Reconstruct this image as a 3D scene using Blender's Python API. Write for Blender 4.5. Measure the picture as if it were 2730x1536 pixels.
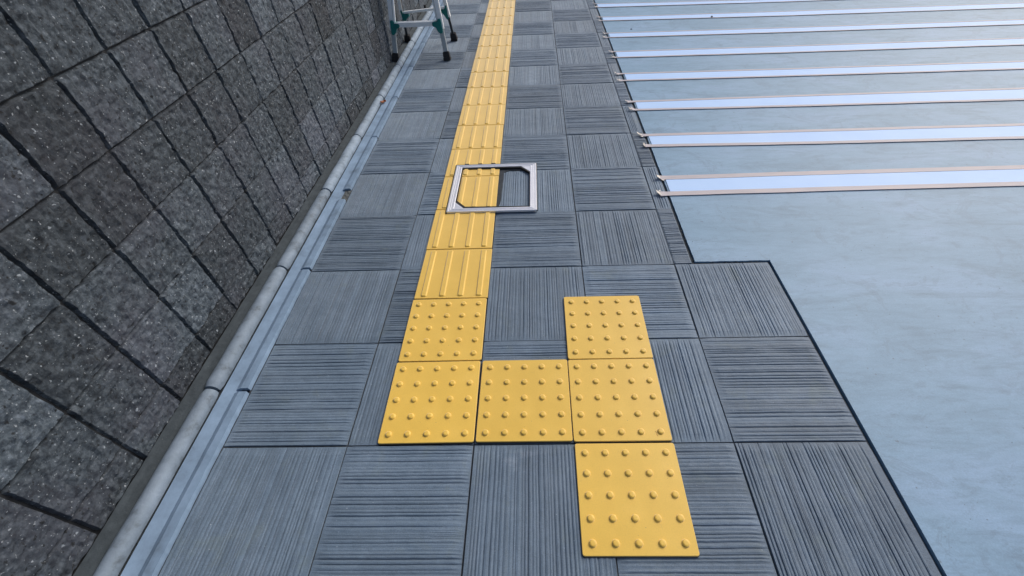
import bpy, bmesh, math, random
from mathutils import Vector, Matrix, noise
R = math.radians
random.seed(11)
for o in list(bpy.data.objects): bpy.data.objects.remove(o)
scn = bpy.context.scene
col = scn.collection

# ------------------------------------------------------------ camera
cd = bpy.data.cameras.new('camera'); cam = bpy.data.objects.new('camera', cd); col.objects.link(cam)
cam.location = (0.51303, -0.58382, 1.28916)
cam.rotation_euler = (0.7658, 0.034262, 0.00612)
cd.sensor_width = 36; cd.sensor_fit = 'HORIZONTAL'
cd.lens = 36*1160.716/2730; cd.shift_x = -(1405.8-1365)/2730
cd.clip_start = .02; cd.clip_end = 500
scn.camera = cam

# ------------------------------------------------------------ light
SUN_EL, SUN_AZ = R(42), R(48)      # azimuth measured clockwise from +Y (front-right)
w = bpy.data.worlds.new('World'); scn.world = w; w.use_nodes = True
nt = w.node_tree; nt.nodes.clear()
sky = nt.nodes.new('ShaderNodeTexSky'); sky.sky_type = 'NISHITA'; sky.sun_disc = False
sky.sun_elevation = SUN_EL; sky.sun_rotation = SUN_AZ
sky.air_density = 1.0; sky.dust_density = 4.0; sky.ozone_density = 1.0
bg = nt.nodes.new('ShaderNodeBackground'); bg.inputs['Strength'].default_value = 0.12
out = nt.nodes.new('ShaderNodeOutputWorld')
nt.links.new(sky.outputs[0], bg.inputs[0]); nt.links.new(bg.outputs[0], out.inputs[0])
sl = bpy.data.lights.new('sun', 'SUN'); sl.energy = 1.7; sl.angle = R(26); sl.color = (1, .95, .88)
so = bpy.data.objects.new('sun', sl); col.objects.link(so)
d = Vector((math.sin(SUN_AZ)*math.cos(SUN_EL), math.cos(SUN_AZ)*math.cos(SUN_EL), math.sin(SUN_EL)))
so.rotation_euler = d.to_track_quat('Z', 'Y').to_euler()
so.location = d*20
scn.view_settings.view_transform = 'Standard'; scn.view_settings.look = 'None'
scn.view_settings.exposure = 0.0; scn.view_settings.gamma = 1.0

# ------------------------------------------------------------ materials
def nodes(name):
    m = bpy.data.materials.new(name); m.use_nodes = True
    nt = m.node_tree; b = nt.nodes['Principled BSDF']
    return m, nt, b
def N(nt, typ, **kw):
    n = nt.nodes.new(typ)
    for k, v in kw.items():
        if hasattr(n, k): setattr(n, k, v)
        else: n.inputs[k].default_value = v
    return n
def ramp(nt, src, stops):
    r = nt.nodes.new('ShaderNodeValToRGB'); e = r.color_ramp.elements
    while len(e) < len(stops): e.new(.5)
    for el, (p, c) in zip(e, stops):
        el.position = p; el.color = (c, c, c, 1) if isinstance(c, (int, float)) else (*c, 1)
    nt.links.new(src, r.inputs[0]); return r.outputs[0]
def noise_tex(nt, scale, detail=6, rough=.6, stretch=None, dist=0):
    tc = nt.nodes.new('ShaderNodeTexCoord'); mp = nt.nodes.new('ShaderNodeMapping')
    if stretch: mp.inputs['Scale'].default_value = stretch
    nt.links.new(tc.outputs['Object'], mp.inputs[0])
    n = nt.nodes.new('ShaderNodeTexNoise'); n.inputs['Scale'].default_value = scale
    n.inputs['Detail'].default_value = detail; n.inputs['Roughness'].default_value = rough
    n.inputs['Distortion'].default_value = dist
    nt.links.new(mp.outputs[0], n.inputs[0]); return n.outputs['Fac']
def mix(nt, fac, a, b, mode='MIX'):
    n = nt.nodes.new('ShaderNodeMix'); n.data_type = 'RGBA'; n.blend_type = mode
    for s, v in ((n.inputs[0], fac), (n.inputs[6], a), (n.inputs[7], b)):
        if hasattr(v, 'is_linked'): nt.links.new(v, s)
        elif isinstance(v, tuple): s.default_value = (*v, 1)
        else: s.default_value = v
    return n.outputs[2]
def bump(nt, b, h, strength=.3, dist=.002):
    n = nt.nodes.new('ShaderNodeBump'); n.inputs['Strength'].default_value = strength
    n.inputs['Distance'].default_value = dist
    nt.links.new(h, n.inputs['Height']); nt.links.new(n.outputs[0], b.inputs['Normal'])
def attr(nt, name):
    a = nt.nodes.new('ShaderNodeAttribute'); a.attribute_name = name; return a.outputs['Fac']

def mat_tile():
    m, nt, b = nodes('pavement_tile')
    c = ramp(nt, noise_tex(nt, 5, 5, .65), [(.3, (.092, .140, .200)), (.52, (.120, .175, .243)), (.75, (.155, .216, .293))])
    fine = ramp(nt, noise_tex(nt, 420, 3, .7), [(.3, .72), (.5, 1.0), (.72, 1.25)])
    c = mix(nt, 1.0, c, fine, 'MULTIPLY')
    med = ramp(nt, noise_tex(nt, 60, 4, .7), [(.3, .9), (.7, 1.1)])
    c = mix(nt, 1.0, c, med, 'MULTIPLY')
    t = ramp(nt, attr(nt, 'tint'), [(0, .62), (1, 1.38)])
    c = mix(nt, 1.0, c, t, 'MULTIPLY')
    # olive / brown dirt streaks and pale cement scuffs
    c = mix(nt, ramp(nt, noise_tex(nt, 9, 5, .7, dist=.6), [(.56, 0.0), (.72, .45)]), c, (.14, .185, .19))
    c = mix(nt, ramp(nt, noise_tex(nt, 3.3, 7, .75, stretch=(1, 1.7, 1)), [(.62, 0.0), (.78, .5)]), c, (.30, .35, .42))
    c = mix(nt, ramp(nt, noise_tex(nt, 160, 2, .5), [(.735, 0.0), (.77, .75)]), c, (.42, .49, .57))
    nt.links.new(c, b.inputs['Base Color'])
    b.inputs['Roughness'].default_value = .62
    b.inputs['Specular IOR Level'].default_value = .45
    b.inputs['Sheen Weight'].default_value = .32; b.inputs['Sheen Roughness'].default_value = .5
    bump(nt, b, noise_tex(nt, 380, 3, .6), .35, .0012)
    return m
def mat_yellow():
    m, nt, b = nodes('yellow_rubber')
    c = ramp(nt, noise_tex(nt, 7, 5, .6), [(.3, (.77, .490, .066)), (.55, (.825, .53, .078)), (.8, (.86, .565, .105))])
    c = mix(nt, ramp(nt, noise_tex(nt, 22, 6, .8, dist=1.5), [(.60, 0.0), (.72, .36)]), c, (.47, .32, .09))
    c = mix(nt, ramp(nt, noise_tex(nt, 11, 6, .75), [(.66, 0.0), (.8, .35)]), c, (.78, .58, .24))
    t = ramp(nt, noise_tex(nt, 260, 2, .6), [(.3, .965), (.7, 1.035)])
    c = mix(nt, 1.0, c, t, 'MULTIPLY')
    oi = nt.nodes.new('ShaderNodeObjectInfo')
    c = mix(nt, 1.0, c, ramp(nt, oi.outputs['Random'], [(0, .96), (1, 1.03)]), 'MULTIPLY')
    c = mix(nt, ramp(nt, noise_tex(nt, 95, 1, .4), [(.79, 0.0), (.81, .6)]), c, (.30, .20, .07))
    nt.links.new(c, b.inputs['Base Color'])
    b.inputs['Roughness'].default_value = .42; b.inputs['Specular IOR Level'].default_value = .5
    b.inputs['Sheen Weight'].default_value = .75; b.inputs['Sheen Roughness'].default_value = .5
    bump(nt, b, noise_tex(nt, 300, 3, .5), .12, .001)
    return m
def mat_road():
    m, nt, b = nodes('painted_concrete')
    c = ramp(nt, noise_tex(nt, 1.6, 7, .62, stretch=(1, 2.2, 1), dist=.5), [(.3, (.165, .290, .415)), (.5, (.195, .330, .470)), (.72, (.235, .372, .545))])
    c = mix(nt, ramp(nt, noise_tex(nt, 4, 7, .72, stretch=(.6, 2.4, 1), dist=1.2), [(.50, 0.0), (.66, .65)]), c, (.135, .23, .33))
    c = mix(nt, ramp(nt, noise_tex(nt, 14, 5, .8, stretch=(.5, 1, 1)), [(.6, 0.0), (.75, .35)]), c, (.27, .41, .58))
    c = mix(nt, 1.0, c, ramp(nt, noise_tex(nt, 210, 3, .6), [(.3, .90), (.7, 1.10)]), 'MULTIPLY')
    c = mix(nt, 1.0, c, ramp(nt, noise_tex(nt, 26, 7, .75, stretch=(.35, 1.6, 1), dist=.8), [(.32, .87), (.5, 1.0), (.7, 1.08)]), 'MULTIPLY')
    c = mix(nt, ramp(nt, noise_tex(nt, 2.6, 9, .8, dist=2.2), [(.56, 0.0), (.578, .38), (.62, .15), (.72, 0.0)]), c, (.12, .19, .27))
    c = mix(nt, ramp(nt, noise_tex(nt, 75, 1, .4), [(.765, 0.0), (.79, .7)]), c, (.09, .13, .18))
    nt.links.new(c, b.inputs['Base Color'])
    b.inputs['Roughness'].default_value = .58
    bump(nt, b, noise_tex(nt, 40, 6, .65), .25, .003)
    return m
def mat_noise(name, stops, scale, rough=.6, bs=.3, bd=.002, bscale=None, metallic=0, detail=6, stretch=None, tint=False):
    m, nt, b = nodes(name)
    c = ramp(nt, noise_tex(nt, scale, detail, .65, stretch=stretch), stops)
    if tint: c = mix(nt, 1.0, c, ramp(nt, attr(nt, 'tint'), [(0, .5), (1, 1.5)]), 'MULTIPLY')
    nt.links.new(c, b.inputs['Base Color'])
    b.inputs['Roughness'].default_value = rough; b.inputs['Metallic'].default_value = metallic
    bump(nt, b, noise_tex(nt, bscale or scale*4, 4, .6), bs, bd)
    return m
def mat_block():
    m, nt, b = nodes('split_face_block')
    c = ramp(nt, noise_tex(nt, 38, 8, .75), [(.34, (.012, .018, .027)), (.45, (.042, .057, .074)), (.55, (.088, .112, .136)), (.67, (.17, .205, .25))])
    c = mix(nt, ramp(nt, noise_tex(nt, 3.5, 4, .5), [(.45, 0.0), (.65, .4)]), c, (.085, .088, .118))
    c = mix(nt, 1.0, c, ramp(nt, attr(nt, 'tint'), [(0, .55), (1, 1.5)]), 'MULTIPLY')
    c = mix(nt, ramp(nt, noise_tex(nt, 62, 2, .5), [(.69, 0.0), (.73, .85)]), c, (.42, .47, .53))
    c = mix(nt, ramp(nt, noise_tex(nt, 130, 2, .5), [(.68, 0.0), (.71, .7)]), c, (.5, .55, .6))
    c = mix(nt, ramp(nt, noise_tex(nt, 60, 3, .6), [(.33, .9), (.38, 0.0)]), c, (.012, .014, .017))
    nt.links.new(c, b.inputs['Base Color'])
    b.inputs['Roughness'].default_value = .75
    bump(nt, b, noise_tex(nt, 55, 8, .75), 1.0, .011)
    return m
M = {}
M['tile'] = mat_tile(); M['yellow'] = mat_yellow(); M['road'] = mat_road(); M['block'] = mat_block()
M['bed'] = mat_noise('dark_bedding', [(.3, (.022, .028, .036)), (.7, (.05, .06, .072))], 30, .9)
M['bed_shade'] = mat_noise('adhesive_gap_shade', [(.3, (.010, .009, .010)), (.7, (.022, .019, .02))], 60, .55)  # adhesive under the tiles, blackened to give the shade in the gaps
M['stripe'] = mat_noise('white_road_paint', [(.3, (.42, .62, .95)), (.7, (.48, .68, .985))], 3, .6, .15, .002, 30)
M['tape'] = mat_noise('masking_tape', [(.3, (.42, .39, .41)), (.55, (.49, .45, .48)), (.72, (.56, .48, .44))], 14, .6, .3, .001, 90, stretch=(.4, 2, 1))
M['tape_pale'] = mat_noise('masking_tape_curl', [(.3, (.62, .58, .54)), (.7, (.74, .70, .63))], 40, .6)
M['kerb'] = mat_noise('kerb_concrete', [(.28, (.08, .10, .12)), (.45, (.20, .26, .33)), (.66, (.27, .345, .44)), (.8, (.35, .43, .54))], 16, .7, .4, .0025, 120, tint=True, detail=8)
M['gutter'] = mat_noise('gutter_concrete', [(.28, (.12, .17, .23)), (.42, (.19, .275, .39)), (.58, (.235, .34, .48)), (.75, (.29, .40, .56))], 9, .5, .2, .002, 60, detail=8)
M['mortar'] = mat_noise('dark_mortar', [(.3, (.032, .043, .052)), (.7, (.062, .080, .094))], 25, .85, .5, .004, 90)
M['joint'] = mat_noise('wall_joint', [(.3, (.010, .012, .015)), (.7, (.028, .03, .034))], 30, .9)
M['broken'] = mat_noise('broken_mortar', [(.3, (.06, .07, .072)), (.7, (.14, .155, .16))], 45, .9, .8, .006, 60)
M['apron'] = mat_noise('apron_concrete', [(.25, (.19, .275, .37)), (.5, (.24, .335, .44)), (.8, (.29, .40, .52))], 2.5, .6, .3, .003, 60, detail=9)
M['alu'] = mat_noise('brushed_aluminium', [(.3, (.84, .84, .88)), (.7, (.93, .93, .96))], 30, .30, .1, .0006, 300, metallic=.55, stretch=(1, 1, 1))
M['alu_matte'] = mat_noise('ladder_aluminium', [(.3, (.76, .81, .86)), (.7, (.86, .90, .94))], 20, .4, .1, .0006, 200, metallic=.1)
M['alu_dull'] = mat_noise('ladder_inner_leg', [(.3, (.36, .41, .44)), (.7, (.46, .51, .54))], 20, .5, .1, .0006, 200, metallic=.3)
M['teal'] = mat_noise('teal_plastic', [(.3, (.0, .125, .125)), (.7, (.003, .18, .17))], 20, .4, .1, .001)
M['rubber'] = mat_noise('black_rubber_and_gaps', [(.3, (.006, .006, .008)), (.7, (.014, .014, .017))], 60, .6)  # rubber feet, also the black of frame gaps and shaded rear channels
M['leaf'] = mat_noise('dry_leaf', [(.3, (.12, .035, .015)), (.55, (.42, .13, .035)), (.75, (.55, .24, .08))], 60, .6)
M['stone'] = mat_noise('pebble', [(.3, (.03, .028, .035)), (.7, (.07, .065, .075))], 80, .8)
M['soil'] = mat_noise('far_ground', [(.3, (.12, .15, .18)), (.7, (.17, .2, .24))], 3, .9)

# ------------------------------------------------------------ mesh helpers
class MB:
    def __init__(s): s.v = []; s.f = []; s.t = []
    def add(s, vs, fs, tint=.5):
        n = len(s.v); s.v += [tuple(p) for p in vs]; s.f += [tuple(i+n for i in f) for f in fs]; s.t += list(tint) if isinstance(tint, list) else [tint]*len(vs)
    def box(s, a, b, tint=.5, M4=None):
        x0, y0, z0 = a; x1, y1, z1 = b
        vs = [Vector(p) for p in ((x0,y0,z0),(x1,y0,z0),(x1,y1,z0),(x0,y1,z0),(x0,y0,z1),(x1,y0,z1),(x1,y1,z1),(x0,y1,z1))]
        if M4: vs = [M4 @ p for p in vs]
        s.add(vs, [(3,2,1,0),(4,5,6,7),(0,1,5,4),(1,2,6,5),(2,3,7,6),(3,0,4,7)], tint)
    def sheet(s, x0, y0, x1, y1, z, tint=.5): s.add([(x0,y0,z),(x1,y0,z),(x1,y1,z),(x0,y1,z)], [(0,1,2,3)], tint)
    def grid(s, fn, nu, nv, tint=.5, flip=False):
        vs = [fn(i/nu, j/nv) for j in range(nv+1) for i in range(nu+1)]
        fs = []
        for j in range(nv):
            for i in range(nu):
                a = j*(nu+1)+i; q = (a, a+1, a+nu+2, a+nu+1)
                fs.append(q[::-1] if flip else q)
        s.add(vs, fs, tint)
    def prism(s, poly, z0, z1, tint=.5):
        n = len(poly)
        vs = [(x, y, z0) for x, y in poly]+[(x, y, z1) for x, y in poly]
        s.add(vs, [tuple(range(n-1, -1, -1)), tuple(range(n, 2*n))]+[(i, (i+1) % n, (i+1) % n+n, i+n) for i in range(n)], tint)
    def bar(s, a, b, w, h, side=(0, 1, 0), w1=None, h1=None):      # rectangular bar from a to b
        a, b = Vector(a), Vector(b); ax = (b-a).normalized()
        u = Vector(side); u = (u-ax*u.dot(ax)).normalized(); v = ax.cross(u)
        vs = []
        for p, ww, hh in ((a, w, h), (b, w1 or w, h1 or h)):
            for i, j in ((-1,-1),(1,-1),(1,1),(-1,1)): vs.append(p+v*(i*ww/2)+u*(j*hh/2))
        s.add(vs, [(3,2,1,0),(4,5,6,7),(0,1,5,4),(1,2,6,5),(2,3,7,6),(3,0,4,7)])
    def tube(s, pts, r, n=12):
        pts = [Vector(p) for p in pts]; rings = []
        for i, p in enumerate(pts):
            ax = (pts[min(i+1, len(pts)-1)]-pts[max(i-1, 0)]).normalized()
            u = ax.orthogonal().normalized() if i == 0 else (u-ax*u.dot(ax)).normalized()
            v = ax.cross(u)
            rings.append([p+(u*math.cos(2*math.pi*k/n)+v*math.sin(2*math.pi*k/n))*r for k in range(n)])
        vs = [q for g in rings for q in g]; fs = []
        for i in range(len(pts)-1):
            for k in range(n): fs.append((i*n+k, i*n+(k+1) % n, (i+1)*n+(k+1) % n, (i+1)*n+k))
        fs.append(tuple(range(n-1, -1, -1))); fs.append(tuple(range((len(pts)-1)*n, len(pts)*n)))
        s.add(vs, fs)
    def build(s, name, mat, parent=None, loc=None, smooth=False, bevel=0, segs=2, rotz=0):
        me = bpy.data.meshes.new(name); me.from_pydata(s.v, [], s.f); me.update()
        a = me.attributes.new('tint', 'FLOAT', 'POINT'); a.data.foreach_set('value', s.t)
        if smooth:
            for p in me.polygons: p.use_smooth = True
        if bevel:
            bm = bmesh.new(); bm.from_mesh(me)
            ed = [e for e in bm.edges if len(e.link_faces) == 2 and e.calc_face_angle(0) > .5]
            bmesh.ops.bevel(bm, geom=ed, offset=bevel, segments=segs, affect='EDGES', clamp_overlap=True)
            bm.to_mesh(me); bm.free()
        me.materials.append(mat)
        o = bpy.data.objects.new(name, me); col.objects.link(o)
        if parent: o.parent = parent
        if loc: o.location = loc
        o.rotation_euler.z = rotz
        return o
def tag(o, label, cat, group=None, kind=None):
    if label: o['label'] = label
    if cat: o['category'] = cat
    if group: o['group'] = group
    if kind: o['kind'] = kind
    return o
def struct(o, label=None):
    o['kind'] = 'structure'
    if label: o['label'] = label
    return o
def empty(name, loc=(0, 0, 0), rz=0):
    o = bpy.data.objects.new(name, None); col.objects.link(o); o.location = loc; o.rotation_euler.z = rz; o.empty_display_size = .05
    return o
def nz(x, y, z, s): return noise.noise(Vector((x*s, y*s, z*s)))

# ------------------------------------------------------------ ground, pavement, painted road
G = .39606; GX = -.09591; GY = -.00233
WY0 = -1.647                                    # where the wall, kerb and gutter end
g = MB(); g.sheet(-60, -60, 60, 80, -.040)
struct(g.build('ground', M['soil']), 'plain grey ground beneath and beyond the paving')
b = MB(); b.sheet(-.498, -3.0, 1.178, 8.0, -.0125); b.sheet(1.178, -3.0, 1.492, .8, -.0125)
struct(b.build('pavement_bedding', M['bed']), 'dark joint bedding between the grey paving slabs')

def profile(rng, L):                          # combed cross-section: (offset, height, depth of groove, tint)
    pts = [(0, -.0045, 0, .5), (.0012, 0, 0, .5)]; x = .0012+rng.uniform(.004, .010); pts.append((x, 0, 0, .5))
    slow = rng.uniform(0, 99)
    while True:
        big = rng.random() < .42
        gw = rng.uniform(.0040, .0058) if big else rng.uniform(.0022, .0036)
        dp = rng.uniform(.0028, .0042) if big else rng.uniform(.0008, .0022)
        rw = rng.choice((.0048, .0058, .0065, .0075, .0088, .0105)); hh = rng.uniform(-.0014, .0004)
        if x+gw+rw > L-.006: break
        t = .5+.30*noise.noise(Vector((x*38, slow, 0)))+rng.uniform(-.13, .13)
        pts += [(x+gw*.22, hh*.3, dp, t-.15), (x+gw*.72, hh*.3, dp, t-.15), (x+gw, hh-.0003, 0, t), (x+gw+rw*.5, hh+.0003, 0, t), (x+gw+rw, hh-.0002, 0, t)]  # groove floors tinted darker, shade put into the colour
        x += gw+rw
    pts += [(L-.0012, 0, 0, .5), (L, -.0045, 0, .5)]
    return pts
def slab(mb, x0, y0, x1, y1, vert, rng, tint, zz):
    L, W = (x1-x0, y1-y0) if vert else (y1-y0, x1-x0)
    P = profile(rng, L); nseg = 26; n = len(P); vs = []; ts = []; ph = rng.uniform(0, 99)
    tx, ty = rng.uniform(-.0014, .0014), rng.uniform(-.0014, .0014)
    for j in range(nseg+1):
        f = j/nseg; f = f*.94+.03 if 0 < j < nseg else f; t = f*W
        for k, (o, h, dp, tt) in enumerate(P):
            edge_ = 0 < j < nseg
            wob = .0008*nz(ph+o*9, t*9, 3, 1)+.0004*nz(ph+o*300, t*70, 3, 1) if 2 < k < n-2 else 0
            fill = min(1.0, max(.12, 1.0+.8*nz(ph+o*11, t*7, 5, 1)))
            hz = h*1.3-dp*fill+.0008*nz(ph+o*30, t*26, 7, 1)+.0004*nz(ph+o*200, t*120, 7, 1)
            if not edge_: hz = min(hz, -.0030)
            hz = max(hz, -.0050); z = zz+hz+tx*(o/L-.5)+ty*(t/W-.5)
            vs.append((x0+o+wob, y0+t, z) if vert else (x0+t, y0+o+wob, z))
            ts.append(max(0, min(1, tint+(tt-.5)*.7)))
    fs = []
    for j in range(nseg):
        for k in range(n-1):
            q = (j*n+k, j*n+k+1, (j+1)*n+k+1, (j+1)*n+k)
            fs.append(q if vert else q[::-1])
    m = len(vs)
    for j in (0, nseg):
        for k in range(n):
            v = vs[j*n+k]; vs.append((v[0], v[1], -.013)); ts.append(.3)
    for k in range(n-1):
        fs.append((k+1, k, m+k, m+k+1)); e = nseg*n; fs.append((e+k, e+k+1, m+n+k+1, m+n+k))
    mb.add(vs, fs, ts)
pv = MB(); rng = random.Random(5)
for j in range(-5, 16):
    for i in range(-1, 4):
        x0 = GX+i*G; x1 = x0+G; y0 = GY+j*G; y1 = y0+G
        if i == 3:
            if j >= 2: x1 = 1.170
        gp = .0021
        dx, dy = rng.uniform(-.0008, .0008), rng.uniform(-.0008, .0008)
        slab(pv, x0+gp+dx, y0+gp+dy, x1-gp+dx, y1-gp+dy, (i+j) % 2 == 0, rng, max(.2, min(.8, rng.gauss(.5, .11))), -.0065+rng.uniform(-.0006, .0006))
struct(pv.build('pavement', M['tile']), 'grey blue paving slabs with combed ridges laid in alternating directions')

# painted road surface
ZR = -.0045
rd = MB()
rng = random.Random(8)
edge = [(1.1805+.0022*nz(0, y*9, 0, 1)+(.001 if k % 3 else 0), y) for k, y in enumerate([.799+.02*q for q in range(360)])]
for (xa, ya), (xb, yb) in zip(edge, edge[1:]):
    rd.add([(xa, ya, ZR), (9, ya, ZR), (9, yb, ZR), (xb, yb, ZR), (xa, ya, -.02), (xb, yb, -.02)], [(0, 1, 2, 3), (4, 0, 3, 5)])
ew = [(1.1805+.317*k/24, .799-(.0045*abs(nz(k*.9, 3, 1, 1)) if 0 < k < 24 else 0)) for k in range(25)]
for (xa, ya), (xb, yb) in zip(ew, ew[1:]): rd.add([(xa, .799, ZR), (xa, ya, ZR), (xb, yb, ZR), (xb, .799, ZR), (xa, ya, -.02), (xb, yb, -.02)], [(0, 1, 2, 3), (1, 4, 5, 2)])
rd.sheet(1.4975, -3, 9, .799, ZR)
rd.add([(1.4975, -3, ZR), (1.4975, .799, ZR), (1.4975, .799, -.02), (1.4975, -3, -.02)], [(0, 1, 2, 3)])
struct(rd.build('road_surface', M['road']), 'smooth pale blue grey concrete beside the paving')
# crumbs of mortar along the edge of the painted surface
cr = MB(); rng = random.Random(4)
for k in range(46):
    if k < 26: x, y = 1.20+rng.random()*.27, .794+rng.uniform(-.003, .003)
    else: x, y = 1.178+rng.uniform(-.003, .004), .81+rng.random()*.25
    r = rng.uniform(.0015, .0042)
    a = rng.uniform(0, 6)
    cr.add([(x+r*math.cos(a+i*1.26)*rng.uniform(.7, 1.2), y+r*math.sin(a+i*1.26)*rng.uniform(.7, 1.2), -.009) for i in range(5)]+[(x, y, -.009+r)], [(i, (i+1) % 5, 5) for i in range(5)])
tag(cr.build('mortar_crumbs', M['broken']), 'dark mortar crumbs along the corner edge of the smooth concrete', 'crumbs', kind='stuff')

gr = MB(); rng = random.Random(77)
def grain(x, y, z, r):
    a = rng.uniform(0, 6); P = [(x+r*math.cos(a+i*1.26)*rng.uniform(.6, 1.3), y+r*math.sin(a+i*1.26)*rng.uniform(.6, 1.3), z) for i in range(5)]
    gr.add(P+[(x, y, z+r*.9)], [(i, (i+1) % 5, 5) for i in range(5)])
for k in range(420):
    u = rng.random()
    if u < .30: x, y, z = rng.uniform(-.696, -.656), rng.uniform(-.4, 5.4), .006
    elif u < .45: x, y, z = rng.gauss(-.592, .003), rng.uniform(-.4, 5.4), -.006
    elif u < .75: x, y, z = 1.19+abs(rng.gauss(0, .9)), rng.uniform(-.4, 5), ZR
    else: x, y, z = rng.uniform(-.48, 1.16), rng.uniform(-.35, 4), -.0072
    if x > 1.17 and x < 1.5 and y < .8: continue
    grain(x, y, z, rng.uniform(.0006, .0019))
tag(gr.build('grit', M['broken']), 'fine dark grit scattered over the paving, concrete and wall foot', 'grit', kind='stuff')

# ------------------------------------------------------------ gutter, kerb, mortar band
YN, YF = WY0, 8.0
kj = [1.404+.604*k for k in range(-6, 12)]
cuts = [YN]+[y for y in kj if YN+.05 < y < YF]+[YF]
kb = MB(); rng = random.Random(3)
for a, c in zip(cuts, cuts[1:]):
    tint = .34 if c < 1.41 else rng.uniform(.47, .62)
    n = int((c-a)/.02)
    xo, ro = rng.uniform(-.0015, .0015), rng.uniform(-.001, .001)
    def fn(u, v, a=a, c=c, xo=xo, ro=ro):
        y = a+.0045+(c-a-.009)*v; th = math.pi*u
        e = min(v, 1-v)*(c-a); r = .0275+ro+.0004*nz(th*1.3, y*3, 2, 1)
        if e < .008: r -= .004*(1-e/.008)
        return (-.625+xo+.003*nz(0, y*5, 9, 1)+r*math.cos(th)*1.02, y, -.008+r*1.15*math.sin(th)**.85)
    kb.grid(fn, 16, max(4, n), tint)
    for yy, fl in ((a+.0045, 1), (c-.0045, 0)):
        ring = [(-.625+xo+.0245*math.cos(math.pi*i/12), yy, -.008+.028*math.sin(math.pi*i/12)) for i in range(13)]
        kb.add(ring, [tuple(range(13)) if fl else tuple(range(12, -1, -1))], tint)
struct(kb.build('kerb', M['kerb'], smooth=True), 'rounded grey concrete kerb at the foot of the block wall')
gt = MB()
nn = int((YF-YN)/.04)
prof = [(-.5885, -.022), (-.5882, -.0042), (-.575, -.0055), (-.549, -.0095), (-.538, -.0115), (-.528, -.0120)]
gt.grid(lambda u, v: (prof[round(u*5)][0]+.0012*nz(u*5, v*nn*.35, 1, 1)*(1 if u < .1 else 0), YN+(YF-YN)*v, prof[round(u*5)][1]+.0006*nz(u*3, v*60, 4, 1)), 5, nn)
lips = []
prev = YN
for y in [2.007+.604*k for k in range(-6, 10)]:
    if abs(y-1.403) < .02: lips.append((prev, 1.325)); prev = 1.423
    elif prev+.05 < y < YF: lips.append((prev, y-.006)); prev = y+.006
lips.append((prev, YF))
rng = random.Random(9)
for a, c in lips:
    n = max(6, int((c-a)/.012)); ph = rng.uniform(0, 50)
    xs = [(-.5470, -.0100), (-.5255, .0025), (-.4990, .0035), (-.4955, -.0125)]
    def fl(u, v, a=a, c=c, ph=ph):
        k = round(u*3); x, z = xs[k]; y = a+(c-a)*v
        if k >= 2: x += .0016*nz(ph, y*22, 0, 1)+.0009*nz(ph, y*80, 0, 1)
        if k == 1: x += .0008*nz(ph, y*30, 5, 1)
        if k in (1, 2): z += .0008*nz(ph, y*12, 8, 1)
        return (x, y, z)
    gt.grid(fl, 3, n, .5)
    for yy, f in ((a, 0), (c, 1)):
        q = [(x, yy, z) for x, z in xs]; gt.add(q, [(0, 1, 2, 3) if f else (3, 2, 1, 0)])
struct(gt.build('gutter', M['gutter']), 'shallow pale concrete gutter with a raised lip')
bk = MB()
bk.grid(lambda u, v: (-.5275+.034*u, 1.318+.112*v, -.0092+.004*nz(u*4, v*7, 2, 1)), 8, 16)
for y in [2.007+.604*k for k in range(0, 10)]:
    bk.grid(lambda u, v: (-.5275+.033*u, y-.007+.014*v, -.0065), 2, 2)
struct(bk.build('gutter_mortar', M['broken']), 'dark broken mortar where the gutter lip has a gap')
bd = MB()
nb = int((YF-YN)/.02)
bd.grid(lambda u, v: (-.702+.060*u, YN+(YF-YN)*v, .008-.012*u+.0022*nz(u*4, v*nb*.3, 2, 1)), 6, nb)
bd.sheet(-.603, YN, -.588, YF, -.019)
bd.add([(-.7, YN, -.01), (-.5, YN, -.01), (-.5, YN, -.03), (-.7, YN, -.03)], [(0, 1, 2, 3)])
struct(bd.build('mortar_band', M['mortar']), 'dark mortar strip between the kerb and the wall')

# ------------------------------------------------------------ block wall
wall = empty('block_wall', (-.70, WY0, 0))
tag(wall, 'dark grey split face block wall along the left of the paving', 'wall')
NC, NR = 42, 9; rng = random.Random(21)
wb = MB(); K = 24; half = .0030
for ci in range(NC):
    for ri in range(NR):
        y0 = ci*.2; z0 = -.095+ri*.2
        if z0 < 0: z0 = .004+rng.uniform(0, .008)
        z1 = -.095+(ri+1)*.2
        t = max(0, min(1, rng.gauss(.5, .24))); ph = rng.uniform(0, 200)
        off = rng.uniform(-.0025, .0015); hl = half+rng.uniform(-.0008, .0012); ht = .0016
        kz = K if z1-z0 > .12 else 12
        near = 4 < ci < 27 and ri < 8
        k1, k2 = (K, kz) if near else (4, 4)
        def fb(u, v):
            y = y0+hl+(.2-2*hl)*u; z = z0+ht+(z1-z0-2*ht)*v
            e = min(min(u, 1-u)*(.2-2*hl), min(v, 1-v)*(z1-z0))
            x = off+.0055*nz(ph+y*24, z*24, 1, 1)+.0050*nz(ph+y*62, z*62, 5, 1)+.0034*nz(ph+y*140, z*140, 9, 1)
            if ri == 0: z += (.010*nz(y*40, 3, ph, 1)) if v == 0 else 0
            if e < .001: x = -.013
            if 0 < u < 1 and 0 < v < 1 and min(v, 1-v)*(z1-z0) < .022: x -= .0012
            y += 0 if 0 < u < 1 else .0024*nz(ph, z*55, 2, 1)
            return (x, y, z)
        vs_u = [0]+[.022+.956*i/(k1-2) for i in range(k1-1)]+[1]
        vs_v = [0]+[.025+.95*i/(k2-2) for i in range(k2-1)]+[1]
        vs = [fb(a, c) for c in vs_v for a in vs_u]; fs = []
        for jj in range(k2):
            for ii in range(k1):
                a = jj*(k1+1)+ii; fs.append((a, a+1, a+k1+2, a+k1+1))
        wb.add(vs, fs, t)
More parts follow.
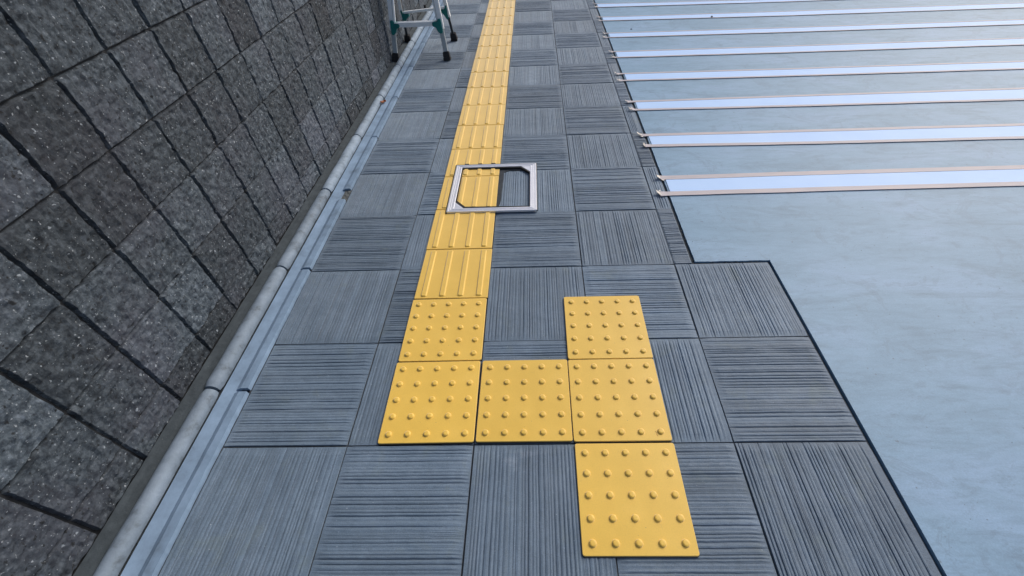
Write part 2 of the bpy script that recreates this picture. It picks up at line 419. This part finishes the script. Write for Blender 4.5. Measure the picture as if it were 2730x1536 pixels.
wb.build('block_face', M['block'], wall)
wc = MB(); wc.box((-.15, 0.004, -.03), (-.0125, NC*.2, -.095+NR*.2-.002))
wc.build('joint_core', M['joint'], wall)
cp = MB()
for ci in range(NC//2): cp.box((-.165, ci*.4+.003, -.095+NR*.2), (.012, ci*.4+.397, -.095+NR*.2+.06))
cp.build('coping', M['kerb'], wall, bevel=.006)
# ends
we = MB()
for ri in range(NR): we.box((-.149, -.004, max(.0, -.095+ri*.2+.003)), (-.008, .0035, -.095+(ri+1)*.2-.003), rng.uniform(.3, .7))
we.build('end_block', M['block'], wall, bevel=.002)

# ------------------------------------------------------------ tactile tiles
def rounded(x0, y0, x1, y1, r, n=5):
    P = []
    for cx, cy, a in ((x1-r, y1-r, 0), (x0+r, y1-r, 90), (x0+r, y0+r, 180), (x1-r, y0+r, 270)):
        for i in range(n+1):
            t = R(a+90*i/n); P.append((cx+r*math.cos(t), cy+r*math.sin(t)))
    return P
def plate(mb, S, r, zt, zb, bev=.0014):
    o = rounded(0, 0, S, S, r); n = len(o)
    i1 = rounded(bev*.35, bev*.35, S-bev*.35, S-bev*.35, r); i2 = rounded(bev, bev, S-bev, S-bev, max(r-bev, .0008))
    vs = [(x, y, zb) for x, y in o]+[(x, y, zt-bev) for x, y in o]+[(x, y, zt-bev*.35) for x, y in i1]+[(x, y, zt) for x, y in i2]
    fs = []
    for l in range(3):
        for k in range(n): fs.append((l*n+k, l*n+(k+1) % n, (l+1)*n+(k+1) % n, (l+1)*n+k))
    fs.append(tuple(range(3*n, 4*n)))
    mb.add(vs, fs)
def dome(mb, cx, cy, r0, r1, h, n=24):
    rings = [(r0, -.0004), (r0*.985, .0004), (r0*.93, h*.30), ((r0*.72+r1*.28), h*.70), (r1*1.10, h*.95), (r1*.86, h), (r1*.35, h*.985)]
    vs = []; fs = []
    for r, z in rings:
        for k in range(n):
            a = 2*math.pi*k/n; vs.append((cx+r*math.cos(a), cy+r*math.sin(a), z))
    for l in range(len(rings)-1):
        for k in range(n): fs.append((l*n+k, l*n+(k+1) % n, (l+1)*n+(k+1) % n, (l+1)*n+k))
    fs.append(tuple(range((len(rings)-1)*n, len(rings)*n)))
    mb.add(vs, fs)
def shade_auto(o, ang=40):
    me = o.data
    for p in me.polygons: p.use_smooth = True
    bm = bmesh.new(); bm.from_mesh(me)
    for e in bm.edges:
        if len(e.link_faces) == 2 and e.calc_face_angle(0) > R(ang): e.smooth = False
        if len(e.link_faces) < 2: e.smooth = False
    for f in bm.faces:
        if len(f.verts) > 6: f.smooth = False
    bm.to_mesh(me); bm.free()
S = .2995
def make_dot():
    t = empty('tactile_tile')
    m = MB(); plate(m, S, .007, 0, -.0042)
    for i in range(5):
        for j in range(5): dome(m, .0292+.0602*i, .0292+.0602*j, .0106, .0060, .0056)
    o = m.build('plate', M['yellow'], t); shade_auto(o, 50)
    k = MB(); k.prism(rounded(-.0006, -.0022, S+.0006, S+.0008, .008), -.0125, -.0040)  # black bed juts out in front to draw the shaded edge line
    k.build('adhesive_shade_bed', M['bed_shade'], t)
    return t
def stadium(mb, cx, y0, y1, wb, wt, h):
    rings = []
    for wd, ins, z in ((wb, 0, -.0004), (wb*.97, .0006, .0005), (wt*1.12, (wb-wt)*.36, h*.86), (wt, (wb-wt)*.5, h)):
        P = []; r = min(wd/2, .0075 if z < h*.5 else .005)
        P = rounded(cx-wd/2, y0+ins, cx+wd/2, y1-ins, r, 4); rings.append([(x, y, z) for x, y in P])
    n = len(rings[0]); vs = [p for g_ in rings for p in g_]; fs = []
    for l in range(3):
        for k in range(n): fs.append((l*n+k, l*n+(k+1) % n, (l+1)*n+(k+1) % n, (l+1)*n+k))
    fs.append(tuple(range(3*n, 4*n))); mb.add(vs, fs)
def make_line():
    t = empty('tactile_tile')
    m = MB(); plate(m, S+.0004, .003, 0, -.0042)
    for i in range(4): stadium(m, .0375+.0752*i, .008, S-.008, .026, .0165, .0050)
    o = m.build('plate', M['yellow'], t); shade_auto(o, 50)
    k = MB(); k.prism(rounded(-.0004, -.0012, S+.0008, S+.0012, .003), -.0125, -.0040)  # black bed fills the joints with their shade
    k.build('adhesive_shade_bed', M['bed_shade'], t)
    return t
def copy_tree(o):
    c = o.copy(); col.objects.link(c)
    for ch in list(o.children):
        k = ch.copy(); col.objects.link(k); k.parent = c
    return c
PD = .30385; PL = .30418
dots = [((0, 0), .009, 'dotted yellow tile at the left end of the row of three, at the corner'),
        ((0, PD), .006, 'dotted yellow tile where the ribbed line ends, above the left corner tile'),
        ((PD+.0012, .0030), .001, 'dotted yellow tile in the middle of the row of three, between both columns'),
        ((2*PD, .0012), .0022, 'dotted yellow tile at the right end of the row of three, lightly scratched'),
        ((2*PD, PD), .001, 'dotted yellow tile topmost in the right column, beyond the row of three'),
        ((2*PD+.0015, -.3045), -.001, 'nearest dotted yellow tile, alone below the row of three at the right')]
base = make_dot()
for i, ((x, y), rz, lab) in enumerate(dots):
    o = base if i == 0 else copy_tree(base)
    o.location = (x, y, 0); o.rotation_euler.z = rz
    tag(o, lab, 'tactile tile', 'dotted warning tiles')
    if i == 3:
        c = MB(); c.tube([(.253, .030, .0002), (.256, .025, .0002), (.2555, .019, .0002), (.2585, .014, .0002)], .0005, 6); c.tube([(.266, .037, .0002), (.270, .034, .0002)], .0005, 6)
        c.build('scratch', M['leaf'], o)
ordn = ['first', 'second', 'third', 'fourth', 'fifth', 'sixth', 'seventh', 'eighth', 'ninth', 'tenth', 'eleventh', 'twelfth', 'thirteenth', 'fourteenth', 'fifteenth', 'sixteenth']
linet = make_line(); rng = random.Random(2)
for i in range(16):
    o = linet if i == 0 else copy_tree(linet)
    o.location = (rng.uniform(-.0008, .0008), 2*PD+i*PL+.0008, rng.uniform(-.0006, .0003)); o.rotation_euler.z = rng.uniform(-.0022, .0035)
    lab = f'ribbed yellow guiding tile, {ordn[i]} up the line from the dotted tiles'
    if i == 0: lab = 'nearest ribbed yellow guiding tile, touching the dotted tile'
    if i == 2: lab = 'ribbed yellow tile, third up the line, under the near left corner of the frame'
    if i == 3: lab = 'ribbed yellow tile, fourth up the line, crossed by the far rail of the frame'
    tag(o, lab, 'tactile tile', 'ribbed guiding tiles in the yellow line')

# ------------------------------------------------------------ metal cover frame
FX0, FX1, FY0, FY1 = .0565, .5055, 1.180, 1.620
fr = empty('cover_frame', (FX0, FY0, 0))
tag(fr, 'square aluminium cover frame lying across the yellow line with two gusseted corners', 'metal frame')
W_, H_ = FX1-FX0, FY1-FY0
def rail(mb, a, b, inward, RW=.037):       # stepped profile rail with mitred ends
    a, b, n = Vector(a), Vector(b), Vector(inward); ax = (b-a).normalized()
    prof = [(0, .0), (0, .0135), (.0015, .015), (.0085, .015), (.0100, .0125), (.0145, .0125), (.0160, .0145), (.0190, .0145), (.0205, .0122), (.0250, .0122), (.0265, .0150), (.0345, .0150), (.0360, .0135), (.0360, .0)]
    vs = []
    for o, z in prof: vs.append(a+n*(o*RW/.036)+ax*(o*(.0345+.027-RW)/.036)+Vector((0, 0, .0005 if z == 0 else z*.72)))
    for o, z in prof: vs.append(b+n*(o*RW/.036)-ax*(o*(.0345+.027-RW)/.036)+Vector((0, 0, .0005 if z == 0 else z*.72)))
    k = len(prof); fs = [(i, i+1, k+i+1, k+i) for i in range(k-1)]
    mb.add(vs, fs)
rails = [((0, 0), (W_, 0), (0, 1)), ((W_, 0), (W_, H_), (-1, 0)), ((W_, H_), (0, H_), (0, -1)), ((0, H_), (0, 0), (1, 0))]
for a, b_, n in rails:
    m = MB(); rail(m, (*a, 0), (*b_, 0), (*n, 0), .0345 if n[0] else .027); m.build('rail', M['alu'], fr)
def gusset(cx, cy, sx, sy):
    m = MB(); P = [(cx, cy), (cx+sx*.052, cy), (cx, cy+sy*.058)]
    if sx*sy < 0: P = P[::-1]
    m.prism(P, .002, .0092); m.build('gusset', M['alu'], fr, bevel=.001)
gusset(.0335, .0260, 1, 1); gusset(W_-.0335, H_-.0260, -1, -1)
gk = MB(); q = .0365; zz = .0068
# black strips added for the dark gap lines: outer ring on the far side and inner ring following the gussets
def strip(mb, P, Q, z0=.0005, z1=None):
    z1 = z1 or zz
    n = len(P)
    for i in range(n-1):
        poly = [P[i], P[i+1], Q[i+1], Q[i]]
        ar = sum(poly[k][0]*poly[(k+1) % 4][1]-poly[(k+1) % 4][0]*poly[k][1] for k in range(4))
        mb.prism(poly if ar > 0 else poly[::-1], z0, z1)
strip(gk, [(-.005, -.002), (-.005, H_+.010), (W_+.004, H_+.010), (W_+.004, 0)], [(.002, -.002), (.002, H_-.002), (W_-.002, H_-.002), (W_-.002, 0)])
qx, qy = .0343, .0268
strip(gk, [(qx-.002, H_-qy), (qx-.002, qy+.058), (qx+.050, qy-.002), (W_-qx, qy-.002)], [(qx+.0055, H_-qy), (qx+.0065, qy+.073), (qx+.054, qy+.0185), (W_-qx, qy+.0125)])
strip(gk, [(W_-qx+.002, qy), (W_-qx+.002, H_-qy-.056), (W_-qx-.050, H_-qy+.002), (qx, H_-qy+.002)], [(W_-qx-.003, qy), (W_-qx-.003, H_-qy-.062), (W_-qx-.053, H_-qy-.008), (qx, H_-qy-.006)], -.006)
gk.build('gap_strip', M['rubber'], fr)
for x in (.0375+.0752*1-FX0, .0375+.0752*2-FX0, .0375+.0752*3-FX0):
    bl = MB(); bl.box((x-.012, H_+.0085, .001), (x+.012, H_+.017, .0085)); bl.build('black_end_block', M['rubber'], fr, bevel=.001)  # black blocks added for the dark spots where the ribs are cut
# dark mortar fillet inside the cover, beside the yellow tiles
mf = MB(); 
P = [(.3015, 1.222)]+[(.3015+.017+.010*(k/10)+.004*nz(k*1.7, 0, 0, 1), 1.222+.037*k) for k in range(10)]+[(.36, 1.575), (.415, 1.572), (.462, 1.568), (.462, 1.588), (.3015, 1.588)]
P[1] = (.309, 1.225)
mf.prism(P, -.0095, -.0048)
tag(mf.build('mortar_fillet', M['bed']), 'dark mortar fillet beside the yellow tiles inside the metal frame', 'mortar')

# ------------------------------------------------------------ painted stripes with masking tape
# left-end y range, right-end (x=2.0 or so) y range
ST = [((1.322, 1.434), (1.325, 1.438), 1.58, .036), ((1.812, 1.915), (1.800, 1.912), 1.75, .028), ((2.294, 2.398), (2.284, 2.404), 1.90, .024),
      ((2.792, 2.903), (2.781, 2.893), 2.06, .021), ((3.276, 3.392), (3.262, 3.384), 2.22, .019), ((3.786, 3.886), (3.762, 3.866), 2.39, .017),
      ((4.294, 4.398), (4.254, 4.372), 2.55, .016), ((4.776, 4.890), (4.733, 4.819), 2.71, .015)]
nth = ['nearest', 'second nearest', 'third nearest', 'fourth nearest', 'fifth nearest', 'sixth nearest', 'seventh nearest', 'farthest']
XE = 7.6
rng = random.Random(31)
for i, ((ya, yb), (yc, yd), xr, tw) in enumerate(ST):
    def yl(x, lo, i=i, ya=ya, yb=yb, yc=yc, yd=yd, xr=xr):
        a, c = (ya, yc) if lo else (yb, yd)
        k = (c-a)/(xr-1.2); k2 = k if x < xr+.3 else k
        xx = min(x, xr+.4)
        return a+k*(xx-1.2)+ (x-xx)*k*.3 + .0022*nz(x*3.1, i*7+lo*3, 0, 1)
    n = 90; xs = [1.190+(XE-1.190)*(k/n)**1.6 for k in range(n+1)]
    m = MB()
    vs = [(x+(.004*nz(0, i*5, 2, 1) if k == 0 else 0), yl(x, 1)-.002, 0-.0007) for k, x in enumerate(xs)]+[(x, yl(x, 0)+.002, -.0007) for x in xs]
    m.add(vs, [(k, k+1, n+2+k, n+1+k) for k in range(n)])
    tag(m.build('white_stripe', M['stripe']), f'freshly painted pale white stripe, {nth[i]} of the eight across the smooth concrete', 'painted stripe', 'white stripes on the smooth concrete')
    for lo in (1, 0):
        m = MB(); x0 = 1.150+rng.uniform(-.022, .012); x_s = [x0+.006*k for k in range(8)]+[x for x in xs if x > x0+.05]
        lft = .004+rng.random()*.010; ph = rng.uniform(0, 99)
        vs = []
        for k, x in enumerate(x_s):
            u = max(0, 1-(x-x0)/.040); z = .0006+lft*u*u*abs(math.cos(ph)); e = yl(x, lo)
            wv = .0016*nz(x*7, ph, 0, 1)
            inner = e+wv*.3; outer = e+(-1 if lo else 1)*(tw+wv)
            jag = (.004 if k == 0 else 0)
            a, c = (outer, inner) if lo else (inner, outer)
            vs.append((x+jag, a-.004*u, z)); vs.append((x-jag*.5+.012*u*(1 if lo else -.4), c-.003*u, z+.002*u))
        L_ = len(x_s); fs = [(2*k, 2*k+2, 2*k+3, 2*k+1) for k in range(L_-1)]
        top = vs; bot = [(x, y, z-.0012) for x, y, z in vs]; nn_ = len(vs)
        fs2 = [(f[3]+nn_, f[2]+nn_, f[1]+nn_, f[0]+nn_) for f in fs]
        sd = [(2*k, nn_+2*k, nn_+2*k+2, 2*k+2) for k in range(L_-1)]+[(2*k+3, nn_+2*k+3, nn_+2*k+1, 2*k+1) for k in range(L_-1)]+[(0, 1, nn_+1, nn_)]
        m.add(top+bot, fs+fs2+sd)
        t = m.build('masking_tape', M['tape'])
        tag(t, f'beige masking tape along the {"near" if lo else "far"} edge of the {nth[i]} white stripe', 'masking tape', 'masking tape beside the white stripes')
        # torn, curled end over the paving
        c = MB(); ex, ey = x_s[1], yl(x_s[1], lo)+(-tw*.5 if lo else tw*.55)
        sg = 1 if i % 2 else -1
        nu, nv = 7, 3; rr = rng.uniform(.006, .010); ln = rng.uniform(.020, .034)*(1.25 if i == 0 else 1)
        def cf(u, v):
            s = u*ln; z = .0022+rr*.9*(1-math.cos(u*2.2)); x = ex+.004-s*math.cos(.5*u)
            return (x+.004*nz(u*3, v*3, ph, 1), ey+(v-.5)*tw*(.95-.55*u)+(.010*u*(1 if (i+lo) % 2 else -.3)), z+.002*nz(u*4, v*2, ph+5, 1))
        vs = [cf(a/nu, b_/nv) for b_ in range(nv+1) for a in range(nu+1)]
        vs2 = [(x, y, z-.0009) for x, y, z in vs]; k_ = len(vs); fs = []
        for b_ in range(nv):
            for a in range(nu):
                q0 = b_*(nu+1)+a; f = (q0, q0+nu+1, q0+nu+2, q0+1); fs.append(f); fs.append(tuple(k_+z_ for z_ in f[::-1]))
        c.add(vs+vs2, fs)
        for q_ in range(2):
            w0, l0 = rng.uniform(.006, .012)*(1.3 if i == 0 else 1), rng.uniform(.010, .022); yy = ey+(.6*tw+rng.uniform(0, .010))*(1 if lo else -1)*(1 if q_ else -.2); xx = ex+rng.uniform(.002, .014)
            tp = [(xx, yy-w0/2, .0012), (xx, yy+w0/2, .0012), (xx-l0*.6, yy+w0*.45+.003*sg, .003), (xx-l0, yy+.004*sg, rng.uniform(.003, .009)), (xx-l0*.8, yy-w0*.5, .003)]
            c.add(tp+[(x, y, z-.0008) for x, y, z in tp], [(0, 1, 2, 3, 4), (9, 8, 7, 6, 5)]+[(k, k+5, (k+1) % 5+5, (k+1) % 5) for k in range(5)])
        c.build('torn_end', M['tape_pale'], t, smooth=True)
        if i == 0 and lo == 0: pass
# ------------------------------------------------------------ stepladder
lad = empty('stepladder', (-.448, 3.60, 0))
tag(lad, 'small aluminium stepladder with teal plastic brackets and black rubber feet by the wall', 'stepladder')
lo_ = Vector((-.448, 3.60, 0))
def P3(x, y, z): return Vector((x, y, z))-lo_
legs = {'FL': (Vector((-.668, 3.355, 0)), Vector((.098, .22, 1))), 'FR': (Vector((-.229, 3.350, 0)), Vector((-.100, .22, 1))),
        'BR': (Vector((-.233, 3.865, 0)), Vector((-.094, -.22, 1))), 'BL': (Vector((-.662, 3.855, 0)), Vector((.062, -.22, 1)))}
def at(k, z): f, s = legs[k]; return f+s*z-lo_
TOP = 1.06
for k in legs:
    front = k[0] == 'F'
    zb_ = .215 if front else .20
    # outer channel leg
    m = MB()
    sgn = 1 if k[1] == 'L' else -1
    wd, dp = (.050, .030) if front else (.016, .040)
    a, b_ = at(k, zb_), at(k, TOP)
    if front:
        m.bar(a, b_, wd, dp)
        lg = m.build('leg', M['alu_matte'], lad, bevel=.004)
        g2 = MB(); g2.bar(a+Vector((sgn*.012, -.0155, 0)), b_+Vector((sgn*.012, -.0155, 0)), .004, .003); g2.build('groove', M['alu_dull'], lg)
    else:
        m.bar(a+Vector((-sgn*.016, 0, 0)), b_+Vector((-sgn*.016, 0, 0)), .008, dp)
        m.bar(a+Vector((-sgn*.002, -.017, 0)), b_+Vector((-sgn*.002, -.017, 0)), .022, .006)
        lg = m.build('leg', M['alu_matte'], lad, bevel=.001)
        g2 = MB(); g2.bar(a+Vector((-sgn*.002, .003, 0)), b_+Vector((-sgn*.002, .003, 0)), .020, .030); g2.build('shaded_web', M['rubber'], lg)  # black fill stands for the shade inside the rear channel
    m = MB(); m.bar(at(k, .03), at(k, zb_+.08), .036 if front else .020, .022)
    m.build('leg_extension', M['alu_dull'] if front else M['bed'], lad, bevel=.003)
    m = MB(); m.bar(at(k, -.004), at(k, .020), .060, .058, w1=.058, h1=.054); m.bar(at(k, .018), at(k, .060), .056, .048, w1=.050, h1=.040)
    m.build('foot', M['rubber'], lad, bevel=.004)
# front steps, rear crossbars with brackets
for z in (.262, .53, .80):
    a, b_ = at('FL', z), at('FR', z)
    m = MB(); y0 = a.y
    m.box((a.x+.02, y0-.022, z-.012), (b_.x-.02, y0+.030, z+.010))
    m.box((a.x+.02, y0-.026, z-.020), (b_.x-.02, y0-.020, z+.013))
    for r_ in range(4): m.box((a.x+.03, y0-.016+r_*.011, z+.0095), (b_.x-.03, y0-.011+r_*.011, z+.0125))
    m.build('step', M['alu_matte'], lad, bevel=.001)
    for k, s in (('FL', 1), ('FR', -1)):
        c = at(k, z); m = MB()
        P = [(-.012, .030), (.012, .030), (.016, .014), (.060, .010), (.060, -.018), (.034, -.026), (.018, -.060), (-.004, -.072), (-.018, -.062)]
        vs = []
        for yy in (-.030, .022):
            for px_, pz in P: vs.append((c.x+s*px_-(-.098*s)*0+s*.098*pz*0, c.y+yy+pz*.22, c.z+pz))
        n = len(P); f = [tuple(range(n)), tuple(range(2*n-1, n-1, -1))]+[(i, i+n, (i+1) % n+n, (i+1) % n) for i in range(n)]
        m.add(vs, f); m.build('bracket', M['teal'], lad, bevel=.004)
for z in (.262, .62):
    a, b_ = at('BL', z-.018), at('BR', z+.006); m = MB()
    m.bar(a+Vector((.005, 0, .004)), b_+Vector((-.005, 0, .004)), .018, .024, side=(0, 1, 0)); m.build('crossbar', M['alu_matte'], lad, bevel=.003)
    for k, s in (('BL', 1), ('BR', -1)):
        c = at(k, z-.018 if k == 'BL' else z+.006); m = MB()
        P = [(-.014, .03), (.006, .03), (.014, -.004), (.056, -.006), (.054, -.030), (.030, -.040), (.012, -.080), (-.002, -.092), (-.012, -.08)]
        vs = []
        for yy in (-.022, .018):
            for px_, pz in P: vs.append((c.x+s*px_, c.y+yy-pz*.22, c.z+pz))
        n = len(P); f = [tuple(range(n)), tuple(range(2*n-1, n-1, -1))]+[(i, i+n, (i+1) % n+n, (i+1) % n) for i in range(n)]
        m.add(vs, f); m.build('bracket', M['teal'], lad, bevel=.004)
m = MB(); c0, c1 = at('FL', TOP), at('FR', TOP)
m.box((c0.x-.03, -.055, TOP-.012), (c1.x+.03, .062, TOP+.028)); m.build('top_step', M['alu_matte'], lad, bevel=.006)
for k, s in (('L', 1), ('R', -1)):
    m = MB(); a, b_ = at('F'+k, .66), at('B'+k, .66)
    m.bar(a+Vector((s*.03, 0, 0)), b_+Vector((s*.03, 0, 0)), .012, .003, side=(1, 0, 0)); m.build('spreader', M['alu_dull'], lad)

# ------------------------------------------------------------ small loose things
def blob(name, mat, loc, r, sc, seed, lab, cat):
    bm = bmesh.new(); bmesh.ops.create_icosphere(bm, subdivisions=3, radius=r)
    for v in bm.verts:
        v.co *= 1+.35*noise.noise(v.co*(.9/r)+Vector((seed, 0, 0))); v.co = Vector((v.co.x*sc[0], v.co.y*sc[1], v.co.z*sc[2]))
    me = bpy.data.meshes.new(name); bm.to_mesh(me); bm.free(); me.materials.append(mat)
    o = bpy.data.objects.new(name, me); col.objects.link(o); o.location = loc
    return tag(o, lab, cat)
blob('pebble', M['stone'], (2.237, 4.270, .004), .0085, (1, 1, .85), 3, 'small dark pebble on the near edge of a far white stripe', 'pebble')
blob('stone_chip', M['stone'], (1.415, 3.998, -.002), .006, (1.3, 1, .6), 8, 'tiny dark stone chip on the smooth concrete between two stripes', 'stone chip')
pp = MB(); pp.tube([(-.715, 4.972, .022), (-.684, 4.972, .020)], .016)  # plain stub for an unidentified black spot at the wall foot
o = pp.build('black_stub', M['rubber'], bevel=.002); tag(o, 'small black round stub at the foot of the wall behind the stepladder', 'pipe')
lf = MB()
def leaf(u, v):
    a = (u-.5)*2; wd = .014*math.sqrt(max(0, 1-a*a*.96)); 
    return (a*.020, (v-.5)*2*wd+.003*math.sin(a*3), .004+.010*abs(v-.5)*2+.006*a*a+.003*nz(u*5, v*5, 1, 1))
lf.grid(leaf, 12, 8)
o = lf.build('dry_leaf', M['leaf'], loc=(-.578, 2.520, -.004), smooth=True, rotz=.5); tag(o, 'curled orange brown dry leaf lying in the gutter', 'leaf')
sm = o.modifiers.new('s', 'SOLIDIFY'); sm.thickness = .0008
